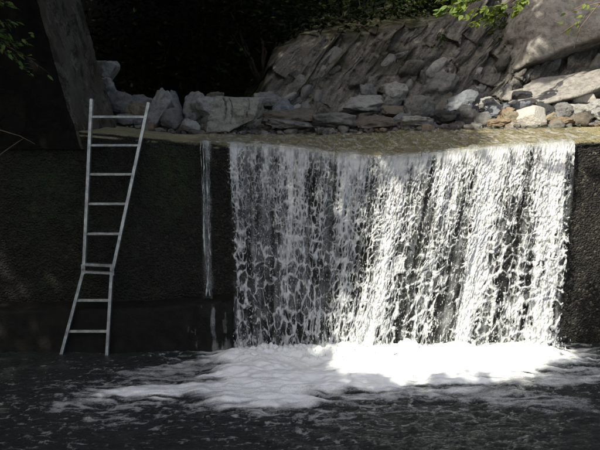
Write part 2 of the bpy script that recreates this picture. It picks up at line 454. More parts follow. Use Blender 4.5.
rows2 = np.stack([xs, np.full_like(xs, YB + .2), np.full_like(xs, -1.0)], -1)[None]
V = np.concatenate([V, rows2])
mossc = at(172, 178, 8.5)
moss = np.exp(-(((V[..., 0] - mossc[0]) / .22) ** 2 + ((V[..., 2] - mossc[2]) / .36) ** 2)) + .5 * np.exp(-(((V[..., 0] + 2.6) / .5) ** 2 + ((V[..., 2] - 1.6) / .5) ** 2))
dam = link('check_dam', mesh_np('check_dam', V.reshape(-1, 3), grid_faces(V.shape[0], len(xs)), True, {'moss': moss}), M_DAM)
tag(dam, 'dark wet concrete dam wall that the waterfall drops over', 'dam')

# footing ledge at the wall's foot (part of the dam)
fxs = np.arange(-6, -0.68, .025); ftop = np.interp(fxs, [-6, -1.6, -.55], [.40, .47, .57])
rows = []
prof = [(8.22, -1.0), (8.22, -.4), (8.23, .0), (8.235, .2), (8.245, .42), (8.25, .49), (8.262, .53), (8.285, .548), (8.33, .555), (8.42, .562), (8.56, .57)]
for k, (y, z) in enumerate(prof):
    zz = np.where(z > 0, z / .555 * ftop, z)
    rows.append(np.stack([fxs, y + .012 * fbm(fxs / .08, k / 2., 0, 3, 31) + .03 * fbm(fxs / .6, k / 9., 0, 2, 32), zz + .006 * fbm(fxs / .1, k / 2., 0, 2, 33)], -1))
V = np.array(rows)
V = np.concatenate([V, V[:, -1:] + np.array([.02, .35, 0])], 1)
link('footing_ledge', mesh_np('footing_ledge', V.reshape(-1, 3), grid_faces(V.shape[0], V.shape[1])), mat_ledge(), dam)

# ---- wing wall on the left, battered face sloping down to the crest
wz = np.linspace(2.1, 6.6, 90)
p0 = at(75, 123, 8.47); p1 = at(41, 10, 8.47)
kx = (p1[0] - p0[0]) / (p1[2] - p0[2])
edge = p0[0] + (wz - p0[2]) * kx + .012 * fbm(wz / .1, 0 * wz + .5, 0, 4, 40) + .02 * fbm(wz / .5, 0 * wz + .5, 0, 3, 41)
rows = []
for j, X0 in enumerate(np.linspace(-4.2, -.02, 70)):
    rows.append(np.stack([edge + X0, np.full_like(wz, 8.47) + .02 * fbm((edge + X0) / .3, wz / .3, 0, 5, 42), wz], -1))
for q in np.linspace(.0, 1, 45):
    y = 8.48 + q * 1.35
    d = .02 * fbm(wz / .12, y / .12 + 0 * wz, 0, 5, 43) + .03 * fbm(wz / .6, y / .5 + 0 * wz, 0, 3, 44)
    rows.append(np.stack([edge + .10 * q + d * (1 if q > 0 else .3), np.full_like(wz, y), wz], -1))
rows.append(np.stack([edge - 3.5, np.full_like(wz, 9.9), wz], -1))
V = np.array(rows)
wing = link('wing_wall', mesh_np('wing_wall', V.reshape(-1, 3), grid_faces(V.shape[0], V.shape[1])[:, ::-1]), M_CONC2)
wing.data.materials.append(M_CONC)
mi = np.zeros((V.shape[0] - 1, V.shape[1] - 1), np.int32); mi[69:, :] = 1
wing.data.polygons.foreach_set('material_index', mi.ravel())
tag(wing, 'steep sloping concrete wing wall rising left of the ladder', 'wall')

# ---- cliff: talus foot, layered face, dark soil shoulder
top_px = np.array([235, 250, 258, 268, 274, 285, 300, 330, 380, 430, 470, 510, 620, 800.])
top_py = np.array([124, 112, 99, 78, 62, 50, 40, 35, 33, 24, 8, -30, -70, -80.])
def cliffY(X, z):
    off = np.interp(X, [-1, 0, 1.5, 4, 7], [1.9, 1.6, .7, .15, 0])
    return np.where(z < 2.6, 10.0 + (z - 2.1) / .58, 10.86 + (z - 2.6) / 1.05) + off
cX = np.linspace(-.95, 7, 620); 
tX = []; tZ = []
for a, b in zip(top_px, top_py):
    z = 2.5
    for _ in range(12):
        X = (a - 300) / FPX * 11.8; Y = float(cliffY(X, z)); P = at(a, b, Y); z = P[2]
    tX.append(P[0]); tZ.append(P[2])
ct = np.interp(cX, tX, tZ); ct = np.maximum(ct, 1.85)
rows = []; soil = []
NS = 390
for i in range(NS):
    s = i / 299.
    if s <= 1:
        z = 1.8 + (ct - 1.8) * s; Y = cliffY(cX, z)
    else:
        q = (s - 1) / .3
        Y = cliffY(cX, ct) + 5.5 * q ** 1.3; z = ct + .5 * q * (1 + .8 * q)
    al = cX * .62 + z * .78; pe = -cX * .78 + z * .62            # along / across the strata
    strata = ridged(pe / .22, al / 1.4, Y / 3, 5, 51) - .6
    q1 = pe / .24 + .55 * fbm(cX / .8, z / .8, 0, 3, 5); b1 = np.floor(q1); f_ = q1 - b1; zz0 = 0 * b1
    q2 = al / (.35 + .5 * h3(b1, zz0, zz0, 58)) + 7 * h3(b1, zz0, zz0, 59) + .3 * fbm(cX / .4, z / .4, 0, 2, 6); b2 = np.floor(q2); g_ = q2 - b2
    blocks = .22 * (h3(b1, b2, zz0, 60) - .5) + .16 * (h3(b1, zz0, zz0, 62) - .3) * (f_ - .5) + .10 * (g_ - .5) * (h3(b1, b2, zz0, 63) - .3)
    rgt = sstep(.2, 2.2, cX)
    d = .36 * strata + 1.5 * blocks * (.6 + .4 * rgt) + .18 * fbm(cX / 1.1, z / .9, Y / 3, 4, 53) + .05 * fbm(cX / .12, z / .12, 0, 3, 54)
    fade = sstep(0, .06, s)
    rows.append(np.stack([cX + .10 * fbm(cX / .4, z / .4, 0, 3, 57), Y - d * fade, z + .10 * d * fade], -1))
    so_ = sstep(.93, 1.06, s + .10 * fbm(cX / .5, z / .5, 0, 3, 55))
    so_ = np.maximum(so_, .75 * sstep(.15, .45, fbm(cX / .7, z / .5, 1.2, 4, 56)) * sstep(.45, .8, s))
    soil.append(so_ + 0 * cX)
V = np.array(rows)
cliff = link('cliff', mesh_np('cliff', V.reshape(-1, 3), grid_faces(NS, len(cX)), True, {'soil': np.array(soil)}), M_CLIFF)
tag(cliff, 'grey layered rock slope rising behind the boulders', kind='structure')
cliffV = V

# ================================================================== WATER
# ---- thin stream running over the crest
sx = np.arange(on_plane_z(226, 150, 2.1)[0] - .35, 3.2, .02); 
rows = []
for i in range(70):
    s = i / 69.; y = CY(sx) - .02 + (YB + .1 - CY(sx) + .02) * s
    z = smooth_interp(sx) - .022 + (BZ(sx) - .03 - smooth_interp(sx) + .022) * s + .006 * fbm(sx / .12, y / .2, 0, 3, 61)
    rows.append(np.stack([sx, y, z], -1))
V = np.array(rows)
o = link('stream_water', mesh_np('stream_water', V.reshape(-1, 3), grid_faces(70, len(sx))), M_STREAM)
tag(o, 'thin clear water sliding over the mossy crest', kind='structure')

# ---- the curtain
PXX = lambda px: (px - 300) / FPX * 8.42
def curtain(u0, u1, du, dv, seed, yoff, bias, holes=1.0, zend=0.03, lean_on=1.0, edge=.05, clear=0.0, v0=-.04):
    u = np.arange(u0, u1, du); L = 2.32; v = np.arange(v0, L, dv)
    U, Vv = np.meshgrid(u, v)
    px = 300 + U / 8.42 * FPX
    d = np.clip(Vv, 0, None)
    lean = np.interp(px, [200, 226, 300, 350, 400, 500, 540, 572, 600], [0, .02, -.02, -.09, -.17, -.17, -.10, -.03, 0]) * lean_on
    fall = d / 2.1
    S = np.interp(px + 7 * fbm(U / .1, d / 1.2, 0, 2, seed + 3),
        [200, 228, 236, 250, 268, 285, 297, 312, 335, 352, 372, 392, 404, 418, 432, 446, 458, 474, 488, 502, 514, 530, 545, 556, 566, 574, 600],
        [-.05, -.02, .02, -.05, .01, .07, .14, .06, .05, .09, .07, .17, .24, .07, -.03, .18, .11, -.05, .15, .23, .10, -.03, .13, .18, .19, .13, .1])
    band = fbm(U / .085, d / 4.0 + 2.2, 0, 2, seed + 2) * .9 + .55 * fbm(U / .028, d / 1.6, 0, 2, seed + 4)   # long leaning streaks
    S = 1.9 * S * (.5 + .6 * fall) + .24 * band - .03 * fall
    grow = 1 + 1.1 * fall
    vv = np.log(grow) / 1.1 * 2.1                    # water stretches as it speeds up
    wx = .62 * fbm(U / .08, d / .14, 0, 4, seed); wy = .65 * fbm(U / .07, d / .14, 3.3, 3, seed + 1)
    f1, f2, _ = worley(U / .038 + wx, vv / .062 + wy, seed + 5); e1 = f2 - f1
    f1, f2, _ = worley(U / .094 + wx * .8, vv / .092 + wy * .8, seed + 6); e2 = f2 - f1
    top = np.exp(-d / .32); mid = sstep(.2, 1.2, d)
    pat = fbm(U / .12, d / .35, 0, 3, seed + 11); fine = fbm(U / .012, d / .045, 0, 3, seed + 12)
    st = np.abs(vnoise(U / .020 + .7 * fbm(U / .06, d / .22, 0, 2, seed + 8), d / .7, 0, seed + 9))
    st2 = np.abs(vnoise(U / .010 + .4 * fbm(U / .04, d / .1, 0, 2, seed + 18), d / .30, 0, seed + 10))
    sheet = S * 1.5 + .75 * top - .44 + .24 * fine + .15 * pat
    w1 = .175 - .12 * mid + .6 * S + .22 * pat + .05 * fine + .20 * top
    w2 = .145 + .02 * mid + .5 * S + .15 * fbm(U / .07, d / .10, 0, 3, seed + 21) + .10 * pat + .05 * fine
    w4 = .03 + .6 * S + .10 * pat + .20 * (1 - mid)
    T = np.maximum.reduce([sheet, w1 - e1 * holes, w2 - e2 * holes, (w4 - st) * .7, (w4 - .03 - st2) * .6]) + bias
    T = T - .5 * sstep(v0 + .06, v0 + .01, Vv + .02 * fbm(U / .015, Vv * 0 + .5, 0, 2, seed + 19))
    T = T - 1.2 * np.exp(-(U - u0) / edge) - 1.2 * np.exp(-(u1 - U) / edge)
    cz = smooth_interp(U)
    # path over the rounded lip, then a short throw
    ly = CY(U) + np.where(Vv < 0, -Vv, 0) - .03
    yy = ly - .17 * np.sqrt(d / 2.1) * (d > 0) - yoff
    zz = cz - .012 - d - .03 * np.exp(-((Vv - 0.0) / .05) ** 2) * 0
    Tc = np.clip(T, 0, 1.2)
    rip = fbm(U / .011, d / .035 + .8 * fbm(U / .05, d / .2, 0, 2, seed + 20), 0, 3, seed + 14)
    bulge = (.026 * np.sqrt(Tc) + .018 * rip * (.6 + .4 * top) + .035 * fbm(U / .09, d / .5, 0, 2, seed + 17)) * sstep(-.03, .25, Vv) + .004 * rip
    X = U + lean * d + .012 * fbm(U / .05, d / .15, 0, 2, seed + 15) * mid
    P = np.stack([X, yy - bulge, zz + .02 * sstep(-.12, .0, Vv) * (Vv < 0)], -1)
    q = (T[:-1, :-1] + T[1:, :-1] + T[:-1, 1:] + T[1:, 1:]) / 4
    zq = zz[:-1, :-1]
    keep = (q > 0) & (zq > zend)
    F = grid_faces(len(v), len(u), keep)
    aer = np.clip(.66 + 1.1 * T + 1.2 * S + .8 * fbm(U / .022, d / .08, 0, 3, seed + 16) - .30 * top - clear, 0.04, 1) * sstep(-.03, .08, Vv)
    cov = np.clip(.28 + 4.2 * T + .3 * fine, 0, 1)
    Vc, Fc, A = compact(P.reshape(-1, 3), F, {'aeration': aer, 'cover': cov})
    return Vc, Fc, A

wf = empty('waterfall', (float(PXX(400)), 8.2, 0.0))
tag(wf, 'broad white curtain of water falling from the dam crest into the pool', 'waterfall')
Vc, Fc, A = curtain(PXX(218), PXX(579), .0046, .0050, 100, 0.0, 0.0, edge=.035)
child('water_curtain', mesh_np('water_curtain', Vc, Fc[:, ::-1], True, A), M_FALL, wf)
# thin veil of water between the strands
def veil(u0, u1, seed, name, parent, kmin, kamp, zend=.02, yoff=-.03, du=.008):
    u = np.arange(u0, u1, du); v = np.arange(0.0, 2.3, .012); U, d = np.meshgrid(u, v); px = 300 + U / 8.42 * FPX
    lean = np.interp(px, [200, 226, 300, 350, 400, 500, 540, 572, 600], [0, .02, -.02, -.09, -.17, -.17, -.10, -.03, 0])
    stk = fbm(U / .035, d / 1.1, 0, 4, seed); cl = fbm(U / .11, d / .16, 0, 3, seed + 1); wv = fbm(U / .06, d / .09, 0, 3, seed + 2)
    k = kmin + kamp * np.clip(.25 + .9 * stk + .45 * cl + .35 * wv, 0, 1) * (1 - .25 * sstep(.4, 1.6, d)) + .18 * sstep(.12, 0, d)
    k = k * sstep(0, .06, U - u0) * sstep(0, .05, u1 - U)
    y = CY(U) - .03 - .17 * np.sqrt(d / 2.1) - yoff - .03 * wv * sstep(0, .3, d); z = smooth_interp(U) - .014 - d
    keep = (z[:-1, :-1] > zend)
    Vc, Fc, A = compact(np.stack([U + lean * d, y, z], -1).reshape(-1, 3), grid_faces(len(v), len(u), keep), {'veil': np.clip(k, 0, .9)})
    child(name, mesh_np(name, Vc, Fc[:, ::-1], True, A), M_VEIL, parent)
veil(PXX(226), PXX(577), 700, 'water_veil', wf, .015, .36)
# loose drops thrown off the curtain
rng = np.random.default_rng(5)
bm = bmesh.new(); bmesh.ops.create_icosphere(bm, subdivisions=1, radius=1)
iv = np.array([v.co for v in bm.verts]); bf = np.array([[v.index for v in f.verts] for f in bm.faces]); bm.free()
N = 3000
dpx = rng.uniform(236, 568, N); dd = 2.1 * rng.uniform(0.05, 1, N) ** .8
U = PXX(dpx); ln = np.interp(dpx, [226, 300, 350, 400, 500, 540, 572], [.02, -.02, -.09, -.17, -.17, -.10, -.03])
C = np.stack([U + ln * dd + rng.normal(0, .01, N), CY(U) - .06 - .17 * np.sqrt(dd / 2.1) - rng.uniform(0, .09, N), smooth_interp(U) - dd], -1)
# splash at the foot
N2 = 1500
px2 = rng.uniform(232, 570, N2); U2 = PXX(px2)
C2 = np.stack([U2 - .2 * (px2 > 350) * (px2 < 540), CY(U2) - .22 - rng.gamma(1.6, .09, N2), .03 + rng.gamma(1.5, .055, N2)], -1)
C = np.concatenate([C, C2]); C = C[C[:, 2] > .02]; N = len(C)
r = rng.gamma(2.0, .0009, N) + .0009
V = (iv[None] * np.stack([r, r, r * rng.uniform(1, 5, N)], -1)[:, None, :] + C[:, None, :]).reshape(-1, 3)
F = (bf[None] + (np.arange(N) * len(iv))[:, None, None]).reshape(-1, 3)
tag(child('droplets', mesh_np('droplets', V, F), M_DROP, wf), kind='stuff')

# ---- the separate narrow trickle at the left, on to the ledge
tr = empty('water_trickle', (float(PXX(206)), 8.4, .56))
tag(tr, 'narrow trickle of water down the dark wall left of the waterfall', 'trickle')
rt_ = np.random.default_rng(77)
for x_, r_, ze in ((203.5, .0075, .56), (206.5, .0060, .56), (209.2, .0035, 1.0), (201.6, .0028, 1.35)):
    zz = np.linspace(float(CZ(PXX(x_))) - .02, ze, 170); X0 = float(PXX(x_))
    wob = .008 * fbm(zz / .07, zz * 0 + x_, 0, 3, int(x_ * 9)) + .022 * fbm(zz / .4, zz * 0 + x_ * 2.3, 0, 3, int(x_ * 5)); wy_ = .010 * fbm(zz / .2, zz * 0 + x_, 4.4, 2, 9)
    pts = np.stack([X0 + wob, float(CY(X0)) - .045 + wy_ - .03 * (zz[0] - zz) / 1.7, zz], -1)
    rad = r_ * np.clip(.5 + 1.5 * fbm(zz / .06, zz * 0 + x_ * 3.7, 0, 3, int(x_ * 7)) + .6 * (zz > zz[0] - .1), .18, 1.6)
    V, F = tube(pts, rad, 8)
    child('water_strand', mesh_np('water_strand', V, F, True, {'aeration': np.repeat(np.clip(.5 + .8 * fbm(zz / .07, zz * 0 + x_ * 3.7, 0, 3, int(x_ * 11)), .08, 1), 8), 'cover': np.ones(len(V))}), M_FALL, tr)
veil(PXX(199.5), PXX(213), 720, 'water_veil', tr, .0, .30, zend=.56, yoff=-.02, du=.004)
fl = []
u = np.arange(PXX(183), PXX(233), .006); zz = np.arange(.0, .56, .012); U, Zz = np.meshgrid(u, zz)       # film running on down the ledge face
k = np.clip(.5 * fbm(U / .06, Zz / .3, 0, 4, 750) - .10 + .22 * sstep(PXX(200), PXX(236), U) + .25 * fbm(U / .05, Zz / .08, 0, 3, 751), 0, .22) * sstep(0, .1, U - u[0]) * sstep(0, .08, .56 - Zz)
k = k * sstep(0, .12, PXX(233) - U)
Vc, Fc, A = compact(np.stack([U, 8.195 + .03 * Zz + 0 * U, Zz], -1).reshape(-1, 3), grid_faces(len(zz), len(u), k[1:, 1:] > .012), {'veil': k})
child('water_film', mesh_np('water_film', Vc, Fc, True, A), M_VEIL, tr)

# ---- plunge pool
def dense(a, b, step, lo, hi, cs):
    return np.concatenate([np.arange(lo, a, cs), np.arange(a, b, step), np.arange(b, hi, cs)])
pxs = dense(-3.5, 3.5, .0125, -8, 8.5, .3); pys = dense(5.6, 8.62, .0115, -14, 8.6, .4)
PX, PY = np.meshgrid(pxs, pys)
W = lambda pts: [tuple(on_plane_z(a, b, 0)[:2]) for a, b in pts]
main = W([(215, 349), (300, 346), (420, 346), (565, 347), (592, 356), (570, 372), (520, 386), (440, 394), (380, 402), (310, 402), (230, 390), (190, 376), (205, 362)])
arm = W([(80, 401), (110, 388), (160, 383), (230, 378), (300, 384), (330, 403), (260, 408), (190, 400), (130, 403)])
armb = W([(120, 372), (190, 362), (230, 366), (200, 380), (150, 384)])
rgt = W([(520, 352), (596, 366), (600, 378), (560, 384), (500, 380)])
rgb_ = W([(420, 388), (520, 384), (590, 400), (600, 412), (520, 404), (440, 400)])
wpx = PX + .16 * fbm(PX / .35, PY / .3, 0, 3, 71); wpy = PY + .12 * fbm(PX / .35, PY / .3, 4.2, 3, 72)
dm = poly_dist(wpx, wpy, main); da = poly_dist(wpx, wpy, arm); db = poly_dist(wpx, wpy, armb); dr = poly_dist(wpx, wpy, rgt); dr2 = poly_dist(wpx, wpy, rgb_)
near = (PX > -3.6) & (PX < 3.6) & (PY > 5.5)
n_s = np.where(near, fbm(PX / .16, PY / .055, 0, 5, 73), 0)
n_f = np.where(near, fbm(PX / .05, PY / .035, 0, 4, 74), 0)
rid = np.where(near, ridged(PX / .22 + .3 * n_s, PY / .12, 0, 4, 75), .5)
sw = .5 * fbm(PX / .5, PY / .35, 0, 2, 79)
streak0 = np.where(near, fbm(PX / .30 + sw, PY / .045 + sw * 4, 0, 4, 83), 0)
foam = sstep(-.26, .30, dm + .16 * streak0 + .08 * n_s) * 1.25
foam = np.maximum(foam, .95 * sstep(-.20, .16, da + .10 * n_s + .14 * streak0))
foam = np.maximum(foam, .62 * sstep(-.12, .10, db + .14 * n_s))
foam = np.maximum(foam, .75 * sstep(-.10, .10, dr + .12 * n_s)); foam = np.maximum(foam, .5 * sstep(-.1, .12, dr2 + .14 * n_s))
# broken lace of foam drifting over the pool
sw = .5 * fbm(PX / .5, PY / .35, 0, 2, 79)
rid2 = np.where(near, ridged(PX / .13 + sw * 2, PY / .05 + sw * 3, 0, 4, 80), .5)
streak = np.where(near, fbm(PX / .30 + sw, PY / .045 + sw * 4, 0, 4, 83), 0)
reach = sstep(-1.7, .0, np.maximum(dm, da) + .4 * n_s)
lace = sstep(.66, .92, rid + .15 * n_f) * reach
lace2 = sstep(.70, .95, rid2 + .1 * n_f) * (.35 + .65 * reach)
core = np.maximum(sstep(.05, .40, dm + .10 * streak), .85 * sstep(-.02, .16, da + .07 * streak))
foam = foam * (.42 + .58 * core + .55 * (1 - core) * np.clip(streak + .35 * n_f, -.6, .8))
foam = np.maximum(foam, .42 * lace * sstep(-.75, 0, np.maximum(dm, da))); foam = np.maximum(foam, .33 * lace2) + .07 * reach * (1 + streak)
foam = np.clip(foam, 0, 1.1) * near
wave = .030 * fbm(PX / .42, PY / .26, 0, 3, 76) + .024 * np.where(near, fbm(PX / .13, PY / .07, 0, 4, 77), 0)
imp = np.exp(-((PY - 8.12) / .16) ** 2) * sstep(-.85, -.55, PX) * (1 - sstep(2.55, 2.85, PX))
boil = sstep(-.1, .45, dm)
Z = wave * (.6 + .4 * sstep(-1.5, .3, dm)) + imp * (.05 + .045 * n_f + .05 * n_s) + boil * (.05 + .045 * fbm(PX / .34, PY / .17, 0, 3, 78) + .012 * streak + .006 * n_f) + .008 * foam * (1 + streak)
Z += .025 * sstep(-.10, .16, da) * (1 + .5 * n_s)
o = link('pool_water', mesh_np('pool_water', np.stack([PX, PY, Z], -1).reshape(-1, 3), grid_faces(len(pys), len(pxs)), True, {'foam': foam}), M_POOL)
tag(o, 'dark rippled plunge pool with white foam below the waterfall', kind='structure')

# ================================================================== ROCKS
_ico = {}
def ico(sub):
    if sub not in _ico:
        bm = bmesh.new(); bmesh.ops.create_icosphere(bm, subdivisions=sub, radius=1)
        _ico[sub] = (np.array([v.co[:] for v in bm.verts]), np.array([[v.index for v in f.verts] for f in bm.faces])); bm.free()
    return _ico[sub]
def rock_shape(seed, sub=4, ang=.8, rough=.07, tilt=0.0, planes=None, npl=12, shape=(1, 1, 1)):
    """unit-box rock: clipped by planes (ang 0 = round, 1 = angular), then weathered"""
    rg = np.random.default_rng(seed); ang = .62 + .38 * ang
    D, F = ico(sub)
    n = rg.normal(size=(npl, 3)); n /= np.linalg.norm(n, axis=1)[:, None]; hh = rg.uniform(.48, .95, npl)
    n = np.concatenate([n, [[1, 0, 0], [-1, 0, 0], [0, 1, 0], [0, -1, 0], [0, 0, 1], [0, 0, -1]]]); hh = np.concatenate([hh, rg.uniform(.75, .95, 6)])
    if planes is not None:
        pn = np.array([p[:3] for p in planes], float); pn /= np.linalg.norm(pn, axis=1)[:, None]
        n = np.concatenate([n, pn]); hh = np.concatenate([hh, [p[3] for p in planes]])
    dots = D @ n.T
    rr = np.where(dots > .05, hh / np.maximum(dots, .05), 9.)
    k = 8 + 70 * ang ** 2
    r = -np.log(np.exp(-k * np.minimum(rr, 3)).sum(1)) / k
    r = r * (.35 + .65 * ang) + .65 * (1 - ang) * .85
    P = D * r[:, None]
    o_ = rg.uniform(0, 50, 3)
    r2 = 1 + rough * 2.6 * fbm(P[:, 0] * 1.7 + o_[0], P[:, 1] * 1.7 + o_[1], P[:, 2] * 1.7 + o_[2], 5, seed % 97) - rough * .8 * np.clip(ridged(P[:, 0] * 2.2 + o_[1], P[:, 1] * 2.2 + o_[2], P[:, 2] * 2.2 + o_[0], 3, seed % 89) - .8, 0, 1) * 4
    P = P * r2[:, None]
    if sub >= 4:
        q = P * 3.6 + o_[::-1]; cell = fbm(q[:, 0], q[:, 1], q[:, 2], 2, seed % 83)
        st_ = np.floor(cell * 5) + sstep(.35, .65, cell * 5 - np.floor(cell * 5))          # broken, stepped faces
        P = P * (1 + rough * .42 * st_ + rough * .5 * fbm(P[:, 0] * 9 + o_[0], P[:, 1] * 9, P[:, 2] * 9, 3, seed % 71))[:, None]
    P = P * np.array(shape)
    c, s = math.cos(tilt), math.sin(tilt)
    P = np.stack([P[:, 0] * c + P[:, 2] * s, P[:, 1], -P[:, 0] * s + P[:, 2] * c], -1)
    lo, hi = P.min(0), P.max(0)
    return (P - (lo + hi) / 2) / (hi - lo), F
def put_rock(name, box, Y, mat, seed, label, cat='boulder', group=None, dep=.8, parent=None, sub=4, **kw):
    x0, y0, x1, y1 = box
    c = at((x0 + x1) / 2, (y0 + y1) / 2, Y); dist = Y / CP
    sx_, sz_ = (x1 - x0) / FPX * dist * 1.02, (y1 - y0) / FPX * dist * 1.02
    P, F = rock_shape(seed, sub, **kw)
    P = P * np.array([sx_, max(sx_, sz_) * dep if dep > 0 else -dep, sz_])
    o = link(name, mesh_np(name, P, F), mat, None, c + np.array([0, max(sx_, sz_) * .2, 0]))
    if parent is not None: o.parent = parent
    else: tag(o, label, cat, group)
    return o
GREY = rock_mat('pale_grey_rock', (.35, .35, .33), (.44, .43, .395))
MID = rock_mat('mid_grey_rock', (.20, .20, .19), (.27, .265, .25))
DARK = rock_mat('dark_wet_rock', (.05, .052, .052), (.09, .09, .088), .6)
TAN = rock_mat('tan_rock', (.28, .24, .17), (.36, .31, .22))
BROWN = rock_mat('brown_rock', (.16, .14, .11), (.22, .195, .155))
WHITE = rock_mat('white_rock', (.55, .52, .46), (.66, .63, .57), dark=.8)
BLUE = rock_mat('blue_grey_rock', (.20, .22, .235), (.27, .285, .30))
RUST = rock_mat('rusty_rock', (.27, .20, .13), (.34, .27, .19))
MOSSY = rock_mat('cracked_pale_rock', (.38, .37, .325), (.47, .455, .40), moss=.5)
BIGR = rock_mat('smooth_cliff_boulder', (.33, .31, .28), (.43, .405, .365), moss=.25, dark=.38)

